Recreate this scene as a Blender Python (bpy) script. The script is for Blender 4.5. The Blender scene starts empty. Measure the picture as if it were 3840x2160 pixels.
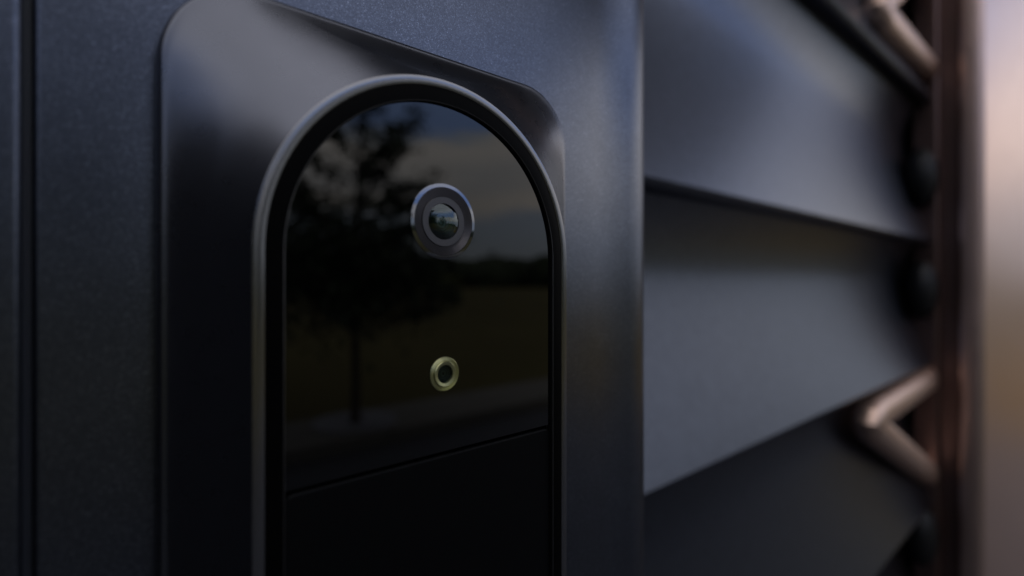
import bpy, bmesh, math, random
from mathutils import Vector, Matrix, noise
random.seed(7)
SC = bpy.context.scene
COL = SC.collection

# ------------------------------------------------------------ camera
EYE = 1.5                                   # camera height above the road
TH = math.radians(49.05)                    # angle between the view axis and the wall
cam_d = bpy.data.cameras.new('camera')
cam = bpy.data.objects.new('camera', cam_d); COL.objects.link(cam)
cam.location = (0, 0, EYE)
cam.rotation_euler = (math.radians(90), 0, TH - math.radians(90))
cam_d.sensor_width = 36; cam_d.lens = 36 * 1946 / 3840
cam_d.shift_y = -26 / 3840
cam_d.clip_start = 0.002; cam_d.clip_end = 3000
cam_d.dof.use_dof = True
cam_d.dof.focus_distance = 0.082
cam_d.dof.aperture_fstop = 9.6
cam_d.dof.aperture_blades = 0
SC.camera = cam
SC.view_settings.view_transform = 'Standard'; SC.view_settings.look = 'None'
SC.view_settings.exposure = 0.0; SC.view_settings.gamma = 1.0
SC.view_settings.use_curve_mapping = False
SC.cycles.max_bounces = 8
SC.cycles.glossy_bounces = 5
SC.cycles.transmission_bounces = 8

# ------------------------------------------------------------ sky
SUN_EL, SUN_ROT = math.radians(28), math.radians(20)
w = bpy.data.worlds.new('World'); SC.world = w; w.use_nodes = True
nt = w.node_tree; N = nt.nodes; L = nt.links; N.clear()
def nd(t, **k):
    n = N.new(t)
    for a, b in k.items(): setattr(n, a, b)
    return n
def mth(op, a, b=None, c=None):
    n = nd('ShaderNodeMath', operation=op)
    for i, v in enumerate((a, b, c)):
        if v is None: continue
        if isinstance(v, (int, float)): n.inputs[i].default_value = v
        else: L.new(v, n.inputs[i])
    return n.outputs[0]
sky = nd('ShaderNodeTexSky', sky_type='NISHITA', sun_disc=False, sun_elevation=SUN_EL, sun_rotation=SUN_ROT)
tc = nd('ShaderNodeTexCoord')
sep = nd('ShaderNodeSeparateXYZ'); L.new(tc.outputs['Generated'], sep.inputs[0])
mp = nd('ShaderNodeMapping'); mp.inputs['Scale'].default_value = (1.0, 1.0, 4.2)
mp.inputs['Location'].default_value = (2.3, 0.4, 0.7); mp.inputs['Rotation'].default_value = (0.05, -0.12, 0)
L.new(tc.outputs['Generated'], mp.inputs[0])
n1 = nd('ShaderNodeTexNoise'); n1.inputs['Scale'].default_value = 3.2; n1.inputs['Detail'].default_value = 7
n1.inputs['Roughness'].default_value = 0.55; n1.inputs['Distortion'].default_value = 0.5
L.new(mp.outputs[0], n1.inputs['Vector'])
n2 = nd('ShaderNodeTexNoise'); n2.inputs['Scale'].default_value = 1.4; n2.inputs['Detail'].default_value = 3
L.new(mp.outputs[0], n2.inputs['Vector'])
# height of a direction above the horizon, ragged by noise, picks the cloud deck
zz = mth('ADD', sep.outputs[2], mth('MULTIPLY', mth('SUBTRACT', n1.outputs[0], 0.5), 0.17))
dens = nd('ShaderNodeValToRGB'); L.new(zz, dens.inputs[0])
cr = dens.color_ramp; cr.elements[0].position = 0.0; cr.elements[0].color = (.75,)*3 + (1,)
cr.elements[1].position = 1.0; cr.elements[1].color = (.9,)*3 + (1,)
for p, v in ((.10, .72), (.15, .97), (.24, 1), (.272, .7), (.292, .75), (.37, .75), (.44, .88)):
    e = cr.elements.new(p); e.color = (v, v, v, 1)
colr = nd('ShaderNodeValToRGB'); L.new(zz, colr.inputs[0])
cr = colr.color_ramp; cr.elements[0].position = 0.0; cr.elements[0].color = (.42, .45, .54, 1)
cr.elements[1].position = 1.0; cr.elements[1].color = (.98, .96, 1.0, 1)
for p, c in ((.05, (.38, .42, .52)), (.11, (.40, .44, .54)), (.15, (.70, .64, .58)), (.20, (.62, .615, .62)),
             (.26, (.86, .80, .74)), (.272, (.66, .70, .78)), (.292, (.36, .52, .98)), (.37, (.36, .52, .95)), (.5, (.92, .91, .95))):
    e = cr.elements.new(p); e.color = c + (1,)
big = mth('MULTIPLY_ADD', n2.outputs[0], 1.1, 0.42)
cm = nd('ShaderNodeVectorMath', operation='SCALE'); L.new(colr.outputs[0], cm.inputs[0])
STR = 0.10
L.new(mth('MULTIPLY', big, 1.25 / STR), cm.inputs['Scale'])
mixc = nd('ShaderNodeMix', data_type='RGBA'); L.new(dens.outputs[0], mixc.inputs[0])
L.new(sky.outputs[0], mixc.inputs[6]); L.new(cm.outputs[0], mixc.inputs[7])
# a bright bank of cloud stands to the right, along the street
bank = nd('ShaderNodeMapRange', interpolation_type='SMOOTHSTEP'); L.new(mth('ADD', sep.outputs[0], mth('MULTIPLY', n1.outputs[0], .15)), bank.inputs[0])
bank.inputs['From Min'].default_value = .92; bank.inputs['From Max'].default_value = 1.02
bkz = nd('ShaderNodeMapRange', interpolation_type='SMOOTHSTEP'); L.new(sep.outputs[2], bkz.inputs[0])
bkz.inputs['From Min'].default_value = .06; bkz.inputs['From Max'].default_value = .28
mixb = nd('ShaderNodeMix', data_type='RGBA'); L.new(mth('MULTIPLY', bank.outputs[0], bkz.outputs[0]), mixb.inputs[0])
L.new(mixc.outputs[2], mixb.inputs[6]); mixb.inputs[7].default_value = (13.2, 12.7, 12.6, 1)
bg = nd('ShaderNodeBackground'); bg.inputs[1].default_value = STR
L.new(mixb.outputs[2], bg.inputs[0])
wo = nd('ShaderNodeOutputWorld'); L.new(bg.outputs[0], wo.inputs[0])

sl = bpy.data.lights.new('sun', 'SUN'); sun = bpy.data.objects.new('sun', sl); COL.objects.link(sun)
sl.energy = 0.6; sl.angle = math.radians(14); sl.color = (1, .95, .87)
# sun_rotation is measured from +Y towards +X: the sun stands behind the house, in cloud
sd = Vector((math.sin(SUN_ROT) * math.cos(SUN_EL), math.cos(SUN_ROT) * math.cos(SUN_EL), math.sin(SUN_EL)))
sun.rotation_euler = (-sd).to_track_quat('-Z', 'Y').to_euler()

# ------------------------------------------------------------ helpers
def tag(o, label=None, cat=None, group=None, kind=None):
    for k, v in (('label', label), ('category', cat), ('group', group), ('kind', kind)):
        if v: o[k] = v
    return o
def empty(name, loc):
    o = bpy.data.objects.new(name, None); COL.objects.link(o); o.location = loc; o.empty_display_size = .01
    return o
def link(name, bm, m, parent=None, smooth=True, bevel=None):
    me = bpy.data.meshes.new(name); bm.normal_update(); bm.to_mesh(me); bm.free()
    if isinstance(m, (list, tuple)):
        for q in m: me.materials.append(q)
    else: me.materials.append(m)
    if smooth:
        for p in me.polygons: p.use_smooth = True
        me.set_sharp_from_angle(angle=math.radians(32))
    o = bpy.data.objects.new(name, me); COL.objects.link(o)
    if parent:
        o.parent = parent
        # meshes are written in world metres: bring them back to the parent's own frame
        off = Vector(parent.location)
        pp = parent.parent
        while pp: off += Vector(pp.location); pp = pp.parent
        me.transform(Matrix.Translation(-off))
    return o
def box(bm, x0, x1, y0, y1, z0, z1, bev=0, seg=3):
    r = bmesh.ops.create_cube(bm, size=1)
    vs = r['verts']
    for v in vs:
        v.co = Vector(((x0 + x1) / 2 + v.co.x * (x1 - x0), (y0 + y1) / 2 + v.co.y * (y1 - y0), (z0 + z1) / 2 + v.co.z * (z1 - z0)))
    if bev:
        es = list({e for v in vs for e in v.link_edges})
        bmesh.ops.bevel(bm, geom=es, offset=bev, segments=seg, affect='EDGES', profile=.5)
def lathe(bm, cx, cz, prof, n=96, close=True):
    """turn a profile of (radius, y) round the axis through (cx, cz) that points out of the wall"""
    rings = []
    for r, y in prof:
        if r < 1e-7: rings.append([bm.verts.new((cx, y, cz))]); continue
        rings.append([bm.verts.new((cx + r * math.cos(2 * math.pi * i / n), y, cz + r * math.sin(2 * math.pi * i / n))) for i in range(n)])
    for a, b in zip(rings, rings[1:]):
        for i in range(n):
            j = (i + 1) % n
            try:
                if len(a) == 1 and len(b) == 1: continue
                if len(a) == 1: bm.faces.new((a[0], b[i], b[j]))
                elif len(b) == 1: bm.faces.new((a[i], a[j], b[0]))
                else: bm.faces.new((a[i], a[j], b[j], b[i]))
            except ValueError: pass
    bmesh.ops.recalc_face_normals(bm, faces=bm.faces)
def tube(bm, pts, rad, n=12, cap=True):
    pts = [Vector(p) for p in pts]; rings = []
    up = None
    for i, p in enumerate(pts):
        d = (pts[min(i + 1, len(pts) - 1)] - pts[max(i - 1, 0)]).normalized()
        a = d.orthogonal().normalized() if up is None else (up - d * up.dot(d)).normalized()
        up = a; b = d.cross(a)
        r = rad[i] if isinstance(rad, (list, tuple)) else rad
        rings.append([bm.verts.new(p + a * r * math.cos(2 * math.pi * k / n) + b * r * math.sin(2 * math.pi * k / n)) for k in range(n)])
    for a, b in zip(rings, rings[1:]):
        for k in range(n): bm.faces.new((a[k], a[(k + 1) % n], b[(k + 1) % n], b[k]))
    if cap:
        bm.faces.new(rings[0][::-1]); bm.faces.new(rings[-1])

# ------------------------------------------------------------ materials
def mat(name, base, rough=.5, metal=0., spec=.5, coat=0., coat_r=.05, bump=None, mottle=None, rvar=None, aniso=0):
    """bump=(scale, strength, distance); mottle=(scale, amount); rvar=(scale, amount)"""
    m = bpy.data.materials.new(name); m.use_nodes = True
    t = m.node_tree; b = t.nodes['Principled BSDF']
    b.inputs['Base Color'].default_value = (*base, 1); b.inputs['Roughness'].default_value = rough
    b.inputs['Metallic'].default_value = metal; b.inputs['Specular IOR Level'].default_value = spec
    b.inputs['Coat Weight'].default_value = coat; b.inputs['Coat Roughness'].default_value = coat_r
    tcn = t.nodes.new('ShaderNodeTexCoord')
    def noi(scale, detail=4):
        n = t.nodes.new('ShaderNodeTexNoise'); n.inputs['Scale'].default_value = scale; n.inputs['Detail'].default_value = detail
        t.links.new(tcn.outputs['Object'], n.inputs['Vector']); return n
    if bump:
        n = noi(bump[0]); bp = t.nodes.new('ShaderNodeBump'); bp.inputs['Strength'].default_value = bump[1]
        bp.inputs['Distance'].default_value = bump[2]
        t.links.new(n.outputs[0], bp.inputs['Height']); t.links.new(bp.outputs[0], b.inputs['Normal'])
    if mottle:
        n = noi(mottle[0]); mx = t.nodes.new('ShaderNodeMix'); mx.data_type = 'RGBA'
        k = mottle[1]
        mx.inputs[6].default_value = (*[c * (1 - k) for c in base], 1); mx.inputs[7].default_value = (*[c * (1 + k) for c in base], 1)
        t.links.new(n.outputs[0], mx.inputs[0]); t.links.new(mx.outputs[2], b.inputs['Base Color'])
    if rvar:
        n = noi(rvar[0]); mr = t.nodes.new('ShaderNodeMapRange')
        mr.inputs['To Min'].default_value = max(0.01, rough - rvar[1]); mr.inputs['To Max'].default_value = rough + rvar[1]
        t.links.new(n.outputs[0], mr.inputs[0]); t.links.new(mr.outputs[0], b.inputs['Roughness'])
    return m

def flake_mat(name, base, rough, metal, fl=1.0, flscale=9000):
    """metallic powder coat: a satin pigment with fine mica flakes that lean every way"""
    m = mat(name, base, rough, metal)
    t = m.node_tree; b = t.nodes['Principled BSDF']
    tcn = t.nodes.new('ShaderNodeTexCoord')
    vo = t.nodes.new('ShaderNodeTexVoronoi'); vo.inputs['Scale'].default_value = flscale
    t.links.new(tcn.outputs['Object'], vo.inputs['Vector'])
    sp = t.nodes.new('ShaderNodeSeparateColor'); t.links.new(vo.outputs['Color'], sp.inputs[0])
    rp = t.nodes.new('ShaderNodeValToRGB'); t.links.new(sp.outputs[0], rp.inputs[0])
    rp.color_ramp.elements[0].position = 0; rp.color_ramp.elements[0].color = (*[c * .75 for c in base], 1)
    rp.color_ramp.elements[1].position = 1; rp.color_ramp.elements[1].color = (*[min(1, c * (1 + 3.2 * fl)) for c in base], 1)
    e = rp.color_ramp.elements.new(.84); e.color = (*[c * 1.12 for c in base], 1)
    e = rp.color_ramp.elements.new(.95); e.color = (*[c * (1 + 1.1 * fl) for c in base], 1)
    # broad clouding of the coat
    no = t.nodes.new('ShaderNodeTexNoise'); no.inputs['Scale'].default_value = 130; no.inputs['Detail'].default_value = 5
    t.links.new(tcn.outputs['Object'], no.inputs['Vector'])
    mr = t.nodes.new('ShaderNodeMapRange'); mr.inputs['To Min'].default_value = .84; mr.inputs['To Max'].default_value = 1.16
    t.links.new(no.outputs[0], mr.inputs[0])
    vm = t.nodes.new('ShaderNodeVectorMath'); vm.operation = 'SCALE'
    t.links.new(rp.outputs[0], vm.inputs[0]); t.links.new(mr.outputs[0], vm.inputs['Scale'])
    t.links.new(vm.outputs[0], b.inputs['Base Color'])
    bp = t.nodes.new('ShaderNodeBump'); bp.inputs['Strength'].default_value = .15; bp.inputs['Distance'].default_value = .00004
    t.links.new(sp.outputs[1], bp.inputs['Height']); t.links.new(bp.outputs[0], b.inputs['Normal'])
    return m

M = {}
M['wall'] = flake_mat('blue_grey_powder_coat', (.106, .118, .152), .31, 1.0, .4, 8000)
M['siding'] = flake_mat('blue_grey_siding_coat', (.115, .127, .162), .32, 1.0, .2, 2500)
M['seal'] = mat('black_rubber', (.024, .029, .042), .5)
M['housing'] = mat('dark_satin_anodised', (.132, .138, .162), .28, 1.0, bump=(14000, .08, .00002), rvar=(400, .03))
M['rim'] = mat('grey_brushed_aluminium', (.24, .24, .252), .22, 1.0, bump=(9000, .15, .00002))
M['bezel'] = mat('black_matt_bezel', (.001, .001, .0011), .5, 0, .04)
M['gasket'] = mat('dark_satin_gasket', (.10, .10, .105), .4, 1.0)
M['glass'] = mat('black_gloss_glass', (.0006, .0006, .0008), .008, 0, .70)
M['button'] = mat('black_satin_plastic', (.0022, .0024, .003), .38, 0, .12, rvar=(90, .04))
M['gap'] = mat('black_gap', (.0005, .0005, .0005), .9, 0, 0)
M['chrome'] = mat('polished_chrome', (.18, .19, .22), .09, 1.0)
M['ring'] = mat('grey_turned_metal', (.105, .100, .108), .34, 1.0)
M['ringflat'] = mat('grey_satin_metal', (.10, .098, .104), .42, 1.0)
M['brass'] = mat('pale_brass', (.50, .50, .27), .33, 1.0)
M['copper'] = mat('polished_copper', (.86, .62, .53), .38, 1.0, rvar=(30, .04))
M['copper_side'] = mat('satin_copper', (.78, .56, .45), .46, 1.0, rvar=(30, .04))
M['bronze'] = mat('dark_copper', (.26, .17, .15), .4, 1.0)  # darker copper for the column's back plate and web
M['lump'] = mat('satin_black', (.008, .008, .009), .5, .4)
M['bark'] = mat('grey_bark', (.05, .04, .033), .9, 0, .2, bump=(60, .6, .01), mottle=(40, .4))
M['leaf'] = mat('dark_green_leaves', (.035, .055, .022), .55, 0, .35, mottle=(6, .45))
M['woods'] = mat('far_tree_green', (.030, .040, .020), .85, 0, .1, mottle=(.25, .5))
M['bushleaf'] = mat('yellow_green_leaves', (.16, .17, .035), .7, 0, .2, mottle=(3, .4))
M['grass'] = mat('dry_lawn', (.078, .068, .026), .95, 0, .05, mottle=(.22, .35), bump=(40, .5, .03))
M['straw'] = mat('added_golden_grass', (.135, .085, .010), .95, 0, .05, mottle=(1.5, .35), bump=(60, .5, .02))
M['concrete'] = mat('grey_concrete', (.12, .115, .10), .9, 0, .2, mottle=(7, .22), bump=(120, .3, .002))
M['asphalt'] = mat('dark_asphalt', (.045, .048, .056), .85, 0, .3, mottle=(14, .3), bump=(300, .5, .003))
M['iron'] = mat('pale_cast_iron', (.20, .205, .225), .7, .2, bump=(200, .3, .001))
M['soil'] = mat('dark_soil', (.03, .024, .018), .95, 0, .1, bump=(90, .5, .01))
M['hill'] = mat('far_hill_green', (.022, .026, .022), 1, 0, 0, mottle=(.05, .4))
M['dark_blocker'] = mat('dark_blocker_paint', (.02, .021, .026), .6, 0, .3)

# ------------------------------------------------------------ ground, road, sidewalk
def sheet(name, x0, x1, y0, y1, z, m, nx=1, ny=1, f=None):
    bm = bmesh.new(); g = [[bm.verts.new((x0 + (x1 - x0) * i / nx, y0 + (y1 - y0) * j / ny, z)) for j in range(ny + 1)] for i in range(nx + 1)]
    for i in range(nx):
        for j in range(ny): bm.faces.new((g[i][j], g[i + 1][j], g[i + 1][j + 1], g[i][j + 1]))
    if f:
        for v in bm.verts: v.co.z = f(v.co.x, v.co.y)
    o = link(name, bm, m); tag(o, kind='structure'); return o
sheet('lawn', -900, 1400, -1200, -5.58, -.004, M['grass'], 60, 60,
      lambda x, y: -.004 + (.5 * noise.noise(Vector((x * .01, y * .01, 0))) if y < -150 else 0))
bm = bmesh.new()
x = -8.0
while x < 40:                       # sidewalk slabs with open joints
    box(bm, x, x + 1.488, -5.57, -4.61, -.14, .004, .006, 2); x += 1.5
tag(link('sidewalk', bm, M['concrete'], smooth=False), kind='structure')
tag_o = sheet('sidewalk_bed', -8, 40, -5.575, -4.62, -.03, M['soil'])
sheet('road', -60, 200, -4.61, .4, -.12, M['asphalt'])
sheet('added_verge', 7.4, 900, -4.6, .05, -.10, M['straw'])  # added dry grass, gives the copper column a golden reflection
sheet('ground', -900, 1400, .4, 900, -.125, M['asphalt'])
# hills on the horizon: a long wooded ridge
bm = bmesh.new(); prev = None
for i in range(161):
    a = math.radians(-150 + i * 130 / 160 * 1.0)           # sweep of directions, from left behind to far right
    R0, R1 = 620, 900
    hgt = 36 + 9 * noise.noise(Vector((i * .045, 1.7, 0))) + 2.2 * noise.noise(Vector((i * .35, 4.2, 0)))
    row = []
    for k, (r, z) in enumerate(((R0 - 60, -1), (R0, hgt * .55), (R0 + 80, hgt * .93), (R1, hgt * .6), (R1 + 60, -1))):
        row.append(bm.verts.new((r * math.cos(a), r * math.sin(a), z)))
    if prev:
        for k in range(4): bm.faces.new((prev[k], row[k], row[k + 1], prev[k + 1]))
    prev = row
tag(link('hills', bm, M['hill']), kind='structure')

def leafball(bm, c, rx, ry, rz, n, size, rnd):
    for _ in range(n):
        d = Vector((rnd.gauss(0, 1), rnd.gauss(0, 1), rnd.gauss(0, 1))).normalized() * rnd.uniform(.55, 1.05)
        p = Vector(c) + Vector((d.x * rx, d.y * ry, d.z * rz))
        q = Matrix.Rotation(rnd.uniform(0, 6.28), 3, Vector((rnd.gauss(0, 1), rnd.gauss(0, 1), rnd.gauss(0, 1))).normalized())
        s = size * rnd.uniform(.6, 1.3)
        vs = [bm.verts.new(p + q @ Vector(v) * s) for v in ((-1, 0, 0), (-.2, -.45, .1), (1, 0, 0), (-.2, .45, .1))]
        bm.faces.new(vs)
# distant wood in front of the hills (one mass)
rnd = random.Random(3)
bm = bmesh.new()
for i in range(420):
    a = math.radians(rnd.uniform(-125, -22)); d = rnd.uniform(118, 175)
    s = rnd.uniform(2.2, 4.2) * (.7 + d / 300)
    base = 0 + (d - 118) * .035
    r = bmesh.ops.create_icosphere(bm, subdivisions=2, radius=1)
    for v in r['verts']:
        k = 1 + .35 * noise.noise(v.co * 1.7 + Vector((i, 0, 0)))
        v.co = Vector((d * math.cos(a) + v.co.x * s * k * 1.2, d * math.sin(a) + v.co.y * s * k * 1.2, base + s * .6 + v.co.z * s * k * .95))
tag(link('far_woods', bm, M['woods'], smooth=False), 'dense dark green wood beyond the lawn, seen mirrored in the black glass', 'woods', kind='stuff')
# yellow-green bush at the far edge of the lawn
bush = empty('bush', (60.6, -89.9, 0)); tag(bush, 'lone yellow-green bush at the far edge of the mirrored lawn', 'bush')
bm = bmesh.new()
for k in range(7):
    leafball(bm, (60.6 + rnd.uniform(-2, 2), -89.9 + rnd.uniform(-2, 2), 1.1 + rnd.uniform(-.3, .7)), 1.3, 1.3, 1.0, 220, .22, rnd)
link('foliage', bm, M['bushleaf'], bush, smooth=False)
bm = bmesh.new()
for k in range(5): tube(bm, [(60.6, -89.9, 0), (60.6 + rnd.uniform(-1, 1), -89.9 + rnd.uniform(-1, 1), 1.2)], [.07, .03], 6)
link('stem', bm, M['bark'], bush)

# ------------------------------------------------------------ street tree in its iron grate
TX, TY = 2.35, -5.12
tree = empty('street_tree', (TX, TY, 0))
tag(tree, 'young leafy street tree with thin trunk in the sidewalk, mirrored left of the camera lens', 'tree')
bm = bmesh.new()
tr = [(TX, TY, 0), (TX + .01, TY, .5), (TX - .01, TY, 1.0), (TX + .02, TY + .01, 1.5), (TX + .03, TY, 2.1), (TX + .05, TY, 2.8), (TX + .09, TY, 3.2)]
tube(bm, tr, [.052, .042, .038, .034, .026, .014, .005], 12)
tips = []
rt = random.Random(11)
for i in range(30):
    z0 = .95 + 2.0 * (i / 30) ** .9
    az = i * 2.4 + rt.uniform(-.4, .4)
    hh = (z0 - .9) / 2.2
    ln = (1.1 * math.sin(math.pi * min(1, .36 + .48 * hh)) + .08) * rt.uniform(.75, 1.12)
    p0 = Vector((TX, TY, z0)); d = Vector((math.cos(az), math.sin(az) * .8, .0))
    p1 = p0 + d * ln * .5 + Vector((0, 0, .12 + .08 * hh)); p2 = p0 + d * ln + Vector((0, 0, .10 + .32 * hh + rt.uniform(-.08, .1)))
    tube(bm, [p0, p1, p2], [.011, .008, .003], 6)
    tips.append((p0, p1, p2))
    for k in range(3):
        a2 = az + rt.uniform(-1.1, 1.1); st = p1.lerp(p2, rt.random())
        e = st + Vector((math.cos(a2), math.sin(a2), rt.uniform(-.2, .7))) * rt.uniform(.15, .38)
        tube(bm, [st, e], [.005, .002], 5); tips.append((p1, st, e))
link('trunk', bm, M['bark'], tree)
bm = bmesh.new()
def leaf(p, s):
    q = Matrix.Rotation(rt.uniform(0, 6.28), 3, Vector((rt.gauss(0, 1), rt.gauss(0, 1), rt.gauss(0, 1))).normalized())
    vs = [bm.verts.new(p + q @ Vector(v) * s) for v in ((-1, 0, 0), (-.45, -.42, .06), (.3, -.36, .08), (1, 0, -.08), (.3, .36, .08), (-.45, .42, .06))]
    bm.faces.new(vs)
for a, b, c in tips:
    cnt = 70 if (c - a).length > .5 else 42
    for k in range(cnt):
        t = rt.random() ** .6
        p = (a.lerp(b, t * 2) if t < .5 else b.lerp(c, t * 2 - 1))
        leaf(p + Vector((rt.gauss(0, .052), rt.gauss(0, .052), rt.gauss(0, .042))), rt.uniform(.026, .055))
# denser heart of the crown
for k in range(8500):
    d = Vector((rt.gauss(0, .46), rt.gauss(0, .36), rt.gauss(0, .31)))
    leaf(Vector((TX - .04, TY, 1.66)) + d, rt.uniform(.026, .052))
link('crown', bm, M['leaf'], tree, smooth=False)
def copy_tree(src, dx, dz, rz, label):
    c = src.copy(); COL.objects.link(c); c.location.x += dx; c.rotation_euler.z = rz; c.scale = (dz,) * 3; c['label'] = label
    for ch in src.children:
        k = ch.copy(); COL.objects.link(k); k.parent = c
tree['group'] = 'street trees along the sidewalk'  # the two copies are added to keep bright sky off the housing's left
copy_tree(tree, -3.0, 1.4, 2.1, 'added unseen leafy tree, tallest, middle of the row, darkens reflections at left')
copy_tree(tree, -6.4, 1.15, 4.0, 'added unseen leafy tree, left end of the row, darkens reflections at left')
grate = empty('tree_grate', (TX, TY, .006)); tag(grate, 'round pale iron grate with radial slots set round the tree trunk in the sidewalk', 'tree grate')
bm = bmesh.new()
nseg = 40
for ring_i, (r0, r1) in enumerate(((.10, .2), (.215, .315), (.33, .42))):
    for i in range(nseg):
        a0 = 2 * math.pi * i / nseg; a1 = a0 + 2 * math.pi / nseg * .62
        v = [(r0, a0), (r1, a0), (r1, a1), (r0, a1)]
        lo = [bm.verts.new((TX + r * math.cos(a), TY + r * math.sin(a), .006)) for r, a in v]
        hi = [bm.verts.new((TX + r * math.cos(a), TY + r * math.sin(a), .02)) for r, a in v]
        bm.faces.new(hi)
        for q in range(4): bm.faces.new((lo[q], lo[(q + 1) % 4], hi[(q + 1) % 4], hi[q]))
link('slotted_plate', bm, M['iron'], grate, smooth=False)
bm = bmesh.new()
for r in (.095, .2075, .3225, .43):
    n = 64; vv = [[bm.verts.new((TX + (r + dr) * math.cos(2 * math.pi * i / n), TY + (r + dr) * math.sin(2 * math.pi * i / n), .022)) for i in range(n)] for dr in (-.008, .008)]
    for i in range(n): bm.faces.new((vv[0][i], vv[1][i], vv[1][(i + 1) % n], vv[0][(i + 1) % n]))
link('rim', bm, M['iron'], grate, smooth=False)

# ------------------------------------------------------------ the house wall round the doorbell
Y_POST = .0710
def profile_wall(name, m, pts, z0, z1, parent=None):
    """extrude an (x, y) outline upwards"""
    bm = bmesh.new(); a = [bm.verts.new((x, y, z0)) for x, y in pts]; b = [bm.verts.new((x, y, z1)) for x, y in pts]
    n = len(pts)
    for i in range(n): bm.faces.new((a[i], a[(i + 1) % n], b[(i + 1) % n], b[i]))
    bm.faces.new(a[::-1]); bm.faces.new(b)
    bmesh.ops.recalc_face_normals(bm, faces=bm.faces)
    return link(name, bm, m, parent, smooth=False)
def arc(cx, cy, r, a0, a1, n):
    return [(cx + r * math.cos(math.radians(a0 + (a1 - a0) * i / n)), cy + r * math.sin(math.radians(a0 + (a1 - a0) * i / n))) for i in range(n + 1)]
post = empty('door_post', (.05, .2, 0))
tag(post, 'wide blue-grey powder-coated metal post carrying the black doorbell', 'door post')
# face with soft pressed edges
pts = arc(-.0016, Y_POST + .0006, .0006, 180, 270, 6) + [(.0850, Y_POST), (.0854, Y_POST + .00022)] \
    + [(.0965 + .0118 * math.sin(math.radians(a)), Y_POST + .00022 + .0060 * (1 - math.cos(math.radians(a)))) for a in range(0, 91, 6)] + [(.1083, .30), (-.0022, .30)]
o = profile_wall('face', M['wall'], pts, 0, 3.0, post)
for p in o.data.polygons: p.use_smooth = abs(p.normal.z) < .5
o.data.set_sharp_from_angle(angle=math.radians(40))
o = profile_wall('rubber_seal', M['seal'], [(-.0030, Y_POST + .0012), (-.0023, Y_POST + .0012), (-.0023, .25), (-.0030, .25)], 0, 3.0, post)
leaf_o = profile_wall('door_panel', M['wall'], arc(-.0036, Y_POST - .0001, .0006, 270, 360, 6) + [(-.0031, .12), (-.75, .12), (-.75, Y_POST - .0007)], .0, 2.1)
tag(leaf_o, 'blue-grey metal door panel left of the post, past the black seal', 'door')
# horizontal siding, set back, each board a cove that turns out towards its lower lip
sid = empty('siding_wall', (.11, .17, 0)); tag(sid, 'blurred blue-grey horizontal siding receding behind the copper column', 'wall')
edges = [2.9]
ups = [2.72, 2.545, 2.37, 2.2, 2.035, 1.88, 1.725, 1.550, 1.3995, 1.224, 1.05, .88, .71, .54, .37, .2, .02]
edges += ups
for zt, zb in zip(edges, edges[1:]):
    bm = bmesh.new(); h = zt - zb; prof = []
    for i in range(33):
        t = i / 32
        # hollow under the upper lip, then a long sweep outwards to a crisp lower lip
        if t < .30: y = .171 - .013 * (1 - t / .30) ** 2
        else: y = .171 - .027 * ((t - .30) / .70) ** 1.6
        prof.append((y, zt - h * t))
    yl, zl = prof[-1]
    for i in range(1, 13):
        a = math.radians(20 + 130 * i / 12)
        prof.append((yl + .0085 * (math.cos(math.radians(20)) - math.cos(a)), zb + .0085 * (math.sin(math.radians(20)) - math.sin(a))))
    prof.append((.170, zb + .003))
    rows = [[bm.verts.new((X, y, z)) for y, z in prof] for X in (.10, 6.0)]
    for i in range(len(prof) - 1): bm.faces.new((rows[0][i], rows[1][i], rows[1][i + 1], rows[0][i + 1]))
    bmesh.ops.recalc_face_normals(bm, faces=bm.faces)
    link('board', bm, M['siding'], sid)
bm = bmesh.new(); box(bm, .10, 6.0, .18, .30, 0, 3.0); link('backing', bm, M['seal'], sid, smooth=False)

# unseen blockers added out of frame to darken what the housing mirrors
bm = bmesh.new(); box(bm, -1.10, -1.02, -.75, .30, -.12, 2.95, .004); box(bm, -1.12, -1.00, -.77, .30, 2.952, 2.99, .006)
tag(link('added_screen', bm, M['dark_blocker'], smooth=False), 'added unseen dark panel left of the door, darkens the mirrored surroundings', 'screen')
added_hedge = empty('added_hedge', (-3.8, -2.6, -.12)); tag(added_hedge, 'clipped dark green hedge to the left of the porch', 'added_hedge')
bm = bmesh.new(); rh = random.Random(5)  # leaf mass added to darken the housing's left edge
for k in range(12000):
    f = rh.random(); p = [rh.uniform(-4.4, -3.3), rh.uniform(-5.5, .2), rh.uniform(-.1, 3.1)]
    if f < .45: p[0] = -3.3 + rh.gauss(0, .03)
    elif f < .7: p[2] = 3.1 + rh.gauss(0, .04)
    q = Matrix.Rotation(rh.uniform(0, 6.28), 3, Vector((rh.gauss(0, 1), rh.gauss(0, 1), rh.gauss(0, 1))).normalized())
    bm.faces.new([bm.verts.new(Vector(p) + q @ Vector(v) * .06) for v in ((-1, 0, 0), (0, -.5, .1), (1, 0, 0), (0, .5, .1))])
link('foliage', bm, M['leaf'], added_hedge, smooth=False)
bm = bmesh.new()
for k in range(16): tube(bm, [(-3.85, -5.4 + k * .37, -.12), (-3.85 + rh.uniform(-.2, .2), -5.4 + k * .37, 1.9)], [.04, .01], 6)
link('stem', bm, M['bark'], added_hedge)
sky_blocker = empty('added_canopy', (.5, 0, 2.7)); tag(sky_blocker, 'added unseen dark slab overhead, darkens reflections below it', 'canopy')  # canopy added to darken reflections above the arch and on the siding
bm = bmesh.new(); box(bm, .35, 3.4, -.90, .30, 3.0, 3.05); link('dark_blocker', bm, M['dark_blocker'], sky_blocker, smooth=False)
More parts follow.
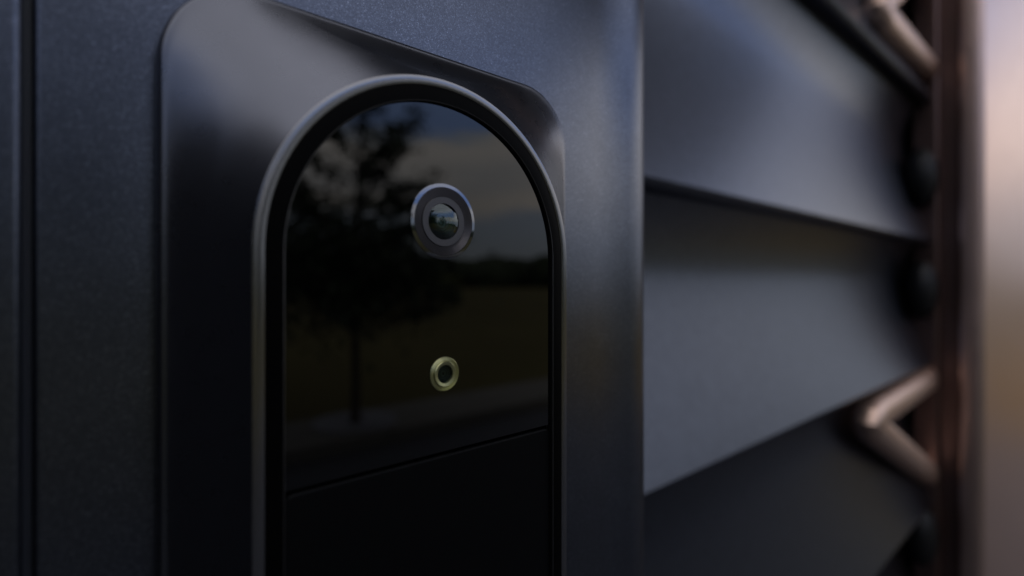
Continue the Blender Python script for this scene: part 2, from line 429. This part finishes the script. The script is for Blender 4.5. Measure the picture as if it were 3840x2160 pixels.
bm = bmesh.new(); box(bm, .32, 3.43, -.94, -.902, 2.95, 3.10, .004); link('blocker_edge', bm, M['dark_blocker'], sky_blocker, smooth=False)

# ------------------------------------------------------------ copper column with chevron brackets
colm = empty('copper_column', (.86, .12, 0)); tag(colm, 'polished rose-gold copper column at the right edge, blurred, with chevron brackets', 'column')
X0 = .81
pts = arc(X0 + .005, .095 + .016, .016, 180, 270, 16)
pts = [(X0 + .005 + (x - X0 - .005) * 5 / 16, y) for x, y in pts] + [(X0 + .005 + .79 * i / 24, .095 - .028 * math.sin(math.pi * i / 24) ** .9) for i in range(1, 24)] + [(1.6, .095), (1.6, .118)] + arc(X0 + .003, .115, .003, 90, 180, 5)
o = profile_wall('shaft', M['copper'], pts, 0, 3.0, colm)
for p in o.data.polygons: p.use_smooth = abs(p.normal.z) < .5
o.data.set_sharp_from_angle(angle=math.radians(35))
pts = arc(X0 + .003, .1405, .003, 180, 270, 5) + [(1.6, .1375), (1.6, .162), (X0, .162)]
profile_wall('back_plate', M['bronze'], pts, 0, 3.0, colm)
profile_wall('web', M['bronze'], [(X0 + .012, .1182), (1.6, .1182), (1.6, .1372), (X0 + .012, .1372)], 0, 3.0, colm)
def bar(bm, pts, wd, dp):
    """flat-faced bar with rounded edges that follows points in the x-z plane"""
    pts = [Vector(p) for p in pts]; rings = []
    for i, p in enumerate(pts):
        d0 = (pts[i] - pts[i - 1]).normalized() if i else None
        d1 = (pts[i + 1] - pts[i]).normalized() if i < len(pts) - 1 else None
        d = (d0 + d1).normalized() if d0 and d1 else (d0 or d1)
        sc = 1 / max(.35, d.dot(d1 or d0))
        nrm = Vector((-d.z, 0, d.x)) * sc; ring = []
        for k in range(16):
            a = 2 * math.pi * (k + .5) / 16; c_, s_ = math.cos(a), math.sin(a)
            e = .85
            u = math.copysign(abs(c_) ** e, c_) * wd / 2; v = math.copysign(abs(s_) ** e, s_) * dp / 2
            ring.append(bm.verts.new(p + nrm * u + Vector((0, v, 0))))
        rings.append(ring)
    for a, b in zip(rings, rings[1:]):
        for k in range(16): bm.faces.new((a[k], a[(k + 1) % 16], b[(k + 1) % 16], b[k]))
    bm.faces.new(rings[0]); bm.faces.new(rings[-1][::-1]); bmesh.ops.recalc_face_normals(bm, faces=bm.faces)
def bracket(z_arm, z_tip, xa, z_brace):
    """triangular bracket: a level arm out of the column and a sloping brace back to it"""
    tip = Vector((xa, .150, z_tip)); root = Vector((X0, .150, z_arm)); foot = Vector((X0, .150, z_brace))
    bm = bmesh.new(); pts = [root]
    for i in range(9):                       # one strip bent round at the tip
        t = i / 8; a = tip.lerp(root, .16 * (1 - t)); b = tip.lerp(foot, .16 * t); pts.append(a.lerp(b, t))
    bar(bm, pts + [foot], .031, .026)
    link('bracket', bm, M['copper_side'], colm)
bracket(EYE - .121, EYE - .129, .560, EYE - .238)
bracket(EYE + .262, EYE + .261, .590, EYE + .400)
for z in (EYE + .127, EYE - .010, EYE - .310):  # near-black rounded lumps beside the column's back edge
    bm = bmesh.new()
    for v in bmesh.ops.create_uvsphere(bm, u_segments=24, v_segments=16, radius=1)['verts']:
        v.co = Vector((.792 + v.co.x * .024, .150 + v.co.y * .016, z + v.co.z * .036))
    link('dark_lump', bm, M['lump'], colm)

# ------------------------------------------------------------ the doorbell
CX = .0405
bell = empty('video_doorbell', (CX, Y_POST, EYE - .09))
tag(bell, 'black video doorbell with arched glass front, camera lens and small sensor on the blue-grey post', 'doorbell')
def rrect(hw, zt, zb, r, n=28):
    """outline of a rounded rectangle, always the same number of points, starting low on the right"""
    out = []
    ns = 24; za, zc = zb + r, zt - r
    for cx, cz, a0 in ((hw - r, za, -90), (hw - r, zc, 0), (-hw + r, zc, 90), (-hw + r, za, 180)):
        for i in range(n + 1):
            a = math.radians(a0 + 90 * i / n); out.append((CX + cx + r * math.cos(a), EYE + cz + r * math.sin(a)))
        # the long sides are divided too, closely near the top
        if a0 == -90: out += [(CX + hw, EYE + zc + (za - zc) * (1 - i / ns) ** 2.2) for i in range(1, ns)]
        if a0 == 90: out += [(CX - hw, EYE + zc + (za - zc) * (i / ns) ** 2.2) for i in range(1, ns)]
    return out
def sd_rr(x, z, hw, zt, zb, r):
    px = abs(x - CX) - (hw - r); cz = (zt + zb) / 2; pz = abs(z - EYE - cz) - ((zt - zb) / 2 - r)
    return math.hypot(max(px, 0), max(pz, 0)) + min(max(px, pz), 0) - r
def body_y(x, z):
    """the raw shoulder, averaged over a small disc so that no crease is left in it"""
    do = -sd_rr(x, z, OW - .0006, OT - .0006, OB + .0006, OR - .0006); da = sd_rr(x, z, AW, AT, AB, AW - 1e-6)
    rad = max(0, min(.0045, .95 * min(do, da)))
    if rad < 1e-5: return body_raw(x, z)
    t = body_raw(x, z); n_ = 1
    for q in (.5, 1):
        for k in range(16):
            a = 2 * math.pi * (k + q / 2) / 16; t += body_raw(x + q * rad * math.cos(a), z + q * rad * math.sin(a)); n_ += 1
    return t / n_
def body_raw(x, z):
    """height of the dished shoulder between the outer edge and the arch, from the two distances"""
    do = max(0, -sd_rr(x, z, OW - .0006, OT - .0006, OB + .0006, OR - .0006)); da = max(0, sd_rr(x, z, AW, AT, AB, AW - 1e-6))
    s = do / (do + da + 1e-9)
    return Y_OUT + (Y_RIM - Y_OUT) * (s ** 1.25 * .7 + .3 * s)
def loft(bm, loops, cap=False, field=None):
    rows = [[bm.verts.new((x, field(x, z) if y is None else y, z)) for x, z in lp] for y, lp in loops]
    n = len(rows[0])
    for a, b in zip(rows, rows[1:]):
        for i in range(n): bm.faces.new((a[i], a[(i + 1) % n], b[(i + 1) % n], b[i]))
    if cap: bm.faces.new(rows[-1])
    bmesh.ops.remove_doubles(bm, verts=bm.verts, dist=1e-7)
    bmesh.ops.recalc_face_normals(bm, faces=bm.faces)
# outer outline -> arch outline
OW, OT, OB, OR = .0325, .0352, -.110, .0105
AW, AT, AB = .0249, .0282, -.103
def fam(s):
    s2 = s
    hw = OW + (AW - OW) * s2; zt = OT + (AT - OT) * s2; zb = OB + (AB - OB) * s2
    return rrect(hw, zt, zb, OR + (AW - OR) * s ** 1.0)
Y_OUT, Y_RIM = .0682, .0613
bm = bmesh.new()
loops = [(Y_POST - .0003, rrect(OW - .0009, OT - .0009, OB + .0009, OR - .0006)), (Y_POST - .0010, rrect(OW - .0009, OT - .0009, OB + .0009, OR - .0006)),
         (Y_POST - .0011, rrect(OW, OT, OB, OR)), (Y_OUT + .0006, rrect(OW, OT, OB, OR))]
for i in range(1, 6):
    a = math.pi / 2 * i / 5; k = .0006
    loops.append((Y_OUT + k - k * math.sin(a), rrect(OW - k * (1 - math.cos(a)), OT - k * (1 - math.cos(a)), OB + k * (1 - math.cos(a)), OR - k * (1 - math.cos(a)))))
for i in range(1, 29):
    s = i / 28
    loops.append((None, fam(.08 + .92 * s)))
loops.append((Y_RIM + .002, fam(1)))
loft(bm, loops, field=body_y); link('housing', bm, M['housing'], bell)
def stad(inset): return rrect(AW - inset, AT - inset, AB + inset, AW - inset - 1e-5)
bm = bmesh.new()
loft(bm, [(Y_RIM + .001, stad(-.00002)), (Y_RIM - .0002, stad(-.00002)), (Y_RIM - .00026, stad(.00005)), (Y_RIM - .00028, stad(.00012)), (Y_RIM - .00028, stad(.00120)), (Y_RIM - .00024, stad(.00127)), (Y_RIM - .0001, stad(.0013))])
link('trim_ring', bm, M['rim'], bell)
Y_GL = .0616
bm = bmesh.new()
loft(bm, [(Y_RIM - .0002, stad(.00131)), (Y_RIM - .00028, stad(.0015)), (Y_GL - .0006, stad(.0033))])
link('inner_bezel', bm, M['bezel'], bell)
bm = bmesh.new()
loft(bm, [(Y_GL - .0006, stad(.00331)), (Y_GL - .00055, stad(.00342)), (Y_GL + .0007, stad(.0035))])
link('gasket', bm, M['gasket'], bell)
# glass above the seam, press plate below it
GI = .00352; Z_SEAM = EYE - .0243; SE = .00028
def half_loop(z_lo, z_hi, inset):
    base = [(x, z) for x, z in stad(inset)]
    return [(x, min(max(z, z_lo), z_hi)) for x, z in base]
def clean_face(name, loop, y, edge, m):
    out = []
    for p in loop:
        if not out or (abs(p[0] - out[-1][0]) > 1e-7 or abs(p[1] - out[-1][1]) > 1e-7): out.append(p)
    if abs(out[0][0] - out[-1][0]) < 1e-7 and abs(out[0][1] - out[-1][1]) < 1e-7: out.pop()
    bm = bmesh.new(); f = bm.faces.new([bm.verts.new((x, y, z)) for x, z in out]); 
    r = bmesh.ops.extrude_face_region(bm, geom=[f])
    for v in [g for g in r['geom'] if isinstance(g, bmesh.types.BMVert)]: v.co.y += .0015
    bmesh.ops.recalc_face_normals(bm, faces=bm.faces)
    front = [e for e in bm.edges if all(abs(v.co.y - y) < 1e-7 for v in e.verts)]
    if edge: bmesh.ops.bevel(bm, geom=front, offset=edge, segments=3, affect='EDGES', profile=.5)
    return link(name, bm, m, bell, smooth=False)
up = [p for p in stad(GI) if p[1] >= Z_SEAM + SE]
up = [p for p in up if p[1] > EYE - .01]
up = [(CX + AW - GI, Z_SEAM + SE)] + up + [(CX - AW + GI, Z_SEAM + SE)]
from mathutils.geometry import tessellate_polygon
LX, LZ = CX + .0002, EYE + .00838                   # camera lens
SX, SZ = CX + .0003, EYE - .0131            # small sensor
def clean(lp):
    out = []
    for p in lp:
        if not out or abs(p[0] - out[-1][0]) > 1e-7 or abs(p[1] - out[-1][1]) > 1e-7: out.append(p)
    return out
circ = lambda cx, cz, r, n=96: [(cx + r * math.cos(2 * math.pi * i / n), cz + r * math.sin(2 * math.pi * i / n)) for i in range(n)]
loops3 = [clean(up), circ(LX, LZ, .00534), circ(SX, SZ, .00238)]
bm = bmesh.new(); flat = [bm.verts.new((x, Y_GL, z)) for lp in loops3 for x, z in lp]
# metres this small need scaling up for the tessellator
for t in tessellate_polygon([[Vector(((x - CX) * 1000, (z - EYE) * 1000, 0)) for x, z in lp] for lp in loops3]):
    try: f = bm.faces.new([flat[i] for i in t])
    except ValueError: continue
    f.normal_update()
    if f.normal.y > 0: f.normal_flip()
k0 = 0
for lp in loops3:
    n_ = len(lp); back = [bm.verts.new((x, Y_GL + .0013, z)) for x, z in lp]
    for i in range(n_):
        j = (i + 1) % n_; bm.faces.new((flat[k0 + i], flat[k0 + j], back[j], back[i]))
    k0 += n_
glass = link('glass_panel', bm, M['glass'], bell, smooth=False)
dn = [p for p in stad(GI) if p[1] < EYE - .05]
nh = len(dn) // 2
dn_r = [p for p in dn if p[0] >= CX]; dn_l = [p for p in dn if p[0] < CX]
dn_r.sort(key=lambda p: p[1]); dn_l.sort(key=lambda p: -p[1])
cr_ = .0012
topr = [(CX + AW - GI - cr_ + cr_ * math.cos(math.radians(a)), Z_SEAM - SE - cr_ + cr_ * math.sin(math.radians(a))) for a in range(0, 91, 15)]
topl = [(CX - AW + GI + cr_ + cr_ * math.cos(math.radians(a)), Z_SEAM - SE - cr_ + cr_ * math.sin(math.radians(a))) for a in range(90, 181, 15)]
plate = clean_face('press_plate', dn_r + topr + topl + dn_l, Y_GL + .00005, .0003, M['button'])
bm = bmesh.new()
loft(bm, [(Y_GL + .0014, stad(.0030)), (Y_GL + .0016, stad(.0030))], cap=True); link('backing', bm, M['gap'], bell)

# camera lens
lens = empty('camera_lens', (0, 0, 0)); lens.parent = bell; lens.location = Vector((LX, Y_GL, LZ)) - Vector(bell.location)
bm = bmesh.new(); g = Y_GL
lathe(bm, LX, LZ, [(.00538, g + .0001), (.00538, g - .00006), (.00534, g - .0001), (.00490, g - .00019), (.00484, g - .0002), (.00482, g - .00016), (.00482, g + .0001)])
link('chrome_ring', bm, M['chrome'], lens)
bm = bmesh.new(); prof = [(.00482, g - .0003)]
nr = 13
for i in range(nr):
    r0 = .00478 - (.00478 - .00356) * i / nr; r1 = .00478 - (.00478 - .00356) * (i + 1) / nr
    yy = g - .00036 + .0003 * i / nr
    prof += [(r0, yy), (r0 - (r0 - r1) * .25, yy - .000028), (r0 - (r0 - r1) * .55, yy - .000028), (r0 - (r0 - r1) * .8, yy + .00001)]
prof += [(.00354, g - .00004)]
lathe(bm, LX, LZ, [(a_, b_ + .00017) for a_, b_ in prof], 128); link('grooved_ring', bm, M['ring'], lens, smooth=True)
bm = bmesh.new()
lathe(bm, LX, LZ, [(.00353, g + .00008), (.00352, g - .00003), (.00347, g - .00008), (.00256, g - .00008), (.00253, g - .00003), (.00253, g + .0006)])
link('flat_ring', bm, M['ringflat'], lens)
# stepped barrel behind the dome
def emissionless(name, c, r, metal=0, spec=.5): return mat(name, c, r, metal, spec)
bar_m = [emissionless('barrel_black', (.004, .006, .005), .35), emissionless('barrel_green', (.02, .035, .022), .3, .5), emissionless('barrel_blue', (.07, .085, .09), .3, .6), emissionless('barrel_amber', (.07, .05, .02), .3, .5)]
bm = bmesh.new()
steps = [(.00252, .0003, 0), (.0021, .0004, 0), (.0018, .00045, 1), (.00150, .0005, 0), (.00145, .0005, 3), (.00138, .00055, 1), (.0011, .0006, 2), (.0010, .0006, 0), (.00085, .0007, 2), (.0005, .0007, 1), (.0003, .0008, 2)]
n = 64; prev = None
for k, (r, dy, mi) in enumerate(steps):
    nr_ = steps[k + 1][0] if k + 1 < len(steps) else 0.00001
    y = g + dy
    ro = [bm.verts.new((LX + r * math.cos(2 * math.pi * i / n), y, LZ + r * math.sin(2 * math.pi * i / n))) for i in range(n)]
    ri = [bm.verts.new((LX + nr_ * math.cos(2 * math.pi * i / n), y, LZ + nr_ * math.sin(2 * math.pi * i / n))) for i in range(n)]
    for i in range(n):
        f = bm.faces.new((ro[i], ro[(i + 1) % n], ri[(i + 1) % n], ri[i])); f.material_index = mi
        if prev:
            f = bm.faces.new((prev[i], prev[(i + 1) % n], ro[(i + 1) % n], ro[i])); f.material_index = mi
    prev = ri
bmesh.ops.recalc_face_normals(bm, faces=bm.faces)
link('lens_barrel', bm, bar_m, lens, smooth=False)
def clear_glass(name, tint, ior):
    m = bpy.data.materials.new(name); m.use_nodes = True; t = m.node_tree; t.nodes.clear()
    o = t.nodes.new('ShaderNodeOutputMaterial'); mx = t.nodes.new('ShaderNodeMixShader'); fr = t.nodes.new('ShaderNodeFresnel'); fr.inputs[0].default_value = ior
    tr = t.nodes.new('ShaderNodeBsdfTransparent'); tr.inputs[0].default_value = (*tint, 1)
    gl = t.nodes.new('ShaderNodeBsdfGlossy'); gl.inputs['Roughness'].default_value = .01; gl.inputs[0].default_value = (.85, .95, 1, 1)
    t.links.new(fr.outputs[0], mx.inputs[0]); t.links.new(tr.outputs[0], mx.inputs[1]); t.links.new(gl.outputs[0], mx.inputs[2]); t.links.new(mx.outputs[0], o.inputs[0])
    return m
bm = bmesh.new(); Rd = .0062
prof = []
for i in range(13):
    r = .00252 * (1 - i / 12); prof.append((r if i < 12 else 0, g + .0000 - (math.sqrt(Rd ** 2 - r ** 2) - math.sqrt(Rd ** 2 - .00252 ** 2)) ))
lathe(bm, LX, LZ, prof, 96)
link('lens_glass', bm, clear_glass('coated_lens_glass', (.75, .9, .85), 1.75), lens)

# small sensor
sen = empty('motion_sensor', (0, 0, 0)); sen.parent = bell; sen.location = Vector((SX, Y_GL, SZ)) - Vector(bell.location)
bm = bmesh.new(); prof = [(.00241, g + .0001), (.00241, g - .00012), (.00236, g - .00016)]
for i in range(9):
    r0 = .00234 - .00050 * i / 9; d = .00050 / 9
    yy = g - .00016 + .00004 * i / 9
    prof += [(r0, yy), (r0 - d * .3, yy - .000014), (r0 - d * .6, yy - .000014), (r0 - d * .85, yy + .000006)]
prof += [(.00183, g - .00008)]
lathe(bm, SX, SZ, prof, 96); link('brass_ring', bm, M['brass'], sen)
bm = bmesh.new()
lathe(bm, SX, SZ, [(.00184, g - .0001), (.00181, g - .00028), (.00172, g - .00036), (.0013, g - .00028), (.00126, g - .0002), (.00126, g + .0004)])
link('raised_ring', bm, M['brass'], sen)
bm = bmesh.new()
sm = [emissionless('sensor_black', (.002, .003, .004), .25), emissionless('sensor_green', (.02, .03, .02), .3)]
prev = None
rr = [.00127, .00098, .0009, .00078, .00066, .00056, .0005, .00044, .00022, .00018, .00001]
for k in range(len(rr) - 1):
    y = g + .00018 + .00002 * k
    ro = [bm.verts.new((SX + rr[k] * math.cos(2 * math.pi * i / n), y, SZ + rr[k] * math.sin(2 * math.pi * i / n))) for i in range(n)]
    ri = [bm.verts.new((SX + rr[k + 1] * math.cos(2 * math.pi * i / n), y, SZ + rr[k + 1] * math.sin(2 * math.pi * i / n))) for i in range(n)]
    for i in range(n):
        f = bm.faces.new((ro[i], ro[(i + 1) % n], ri[(i + 1) % n], ri[i])); f.material_index = k % 2 if k < 9 else 0
        if prev:
            f = bm.faces.new((prev[i], prev[(i + 1) % n], ro[(i + 1) % n], ro[i])); f.material_index = 0
    prev = ri
bmesh.ops.recalc_face_normals(bm, faces=bm.faces)
link('sensor_core', bm, sm, sen, smooth=False)
bm = bmesh.new(); lathe(bm, SX, SZ, [(.00126, g - .00008), (.0008, g - .00012), (0, g - .00014)], 64)
link('sensor_glass', bm, clear_glass('sensor_window', (.7, .8, .8), 1.3), sen)
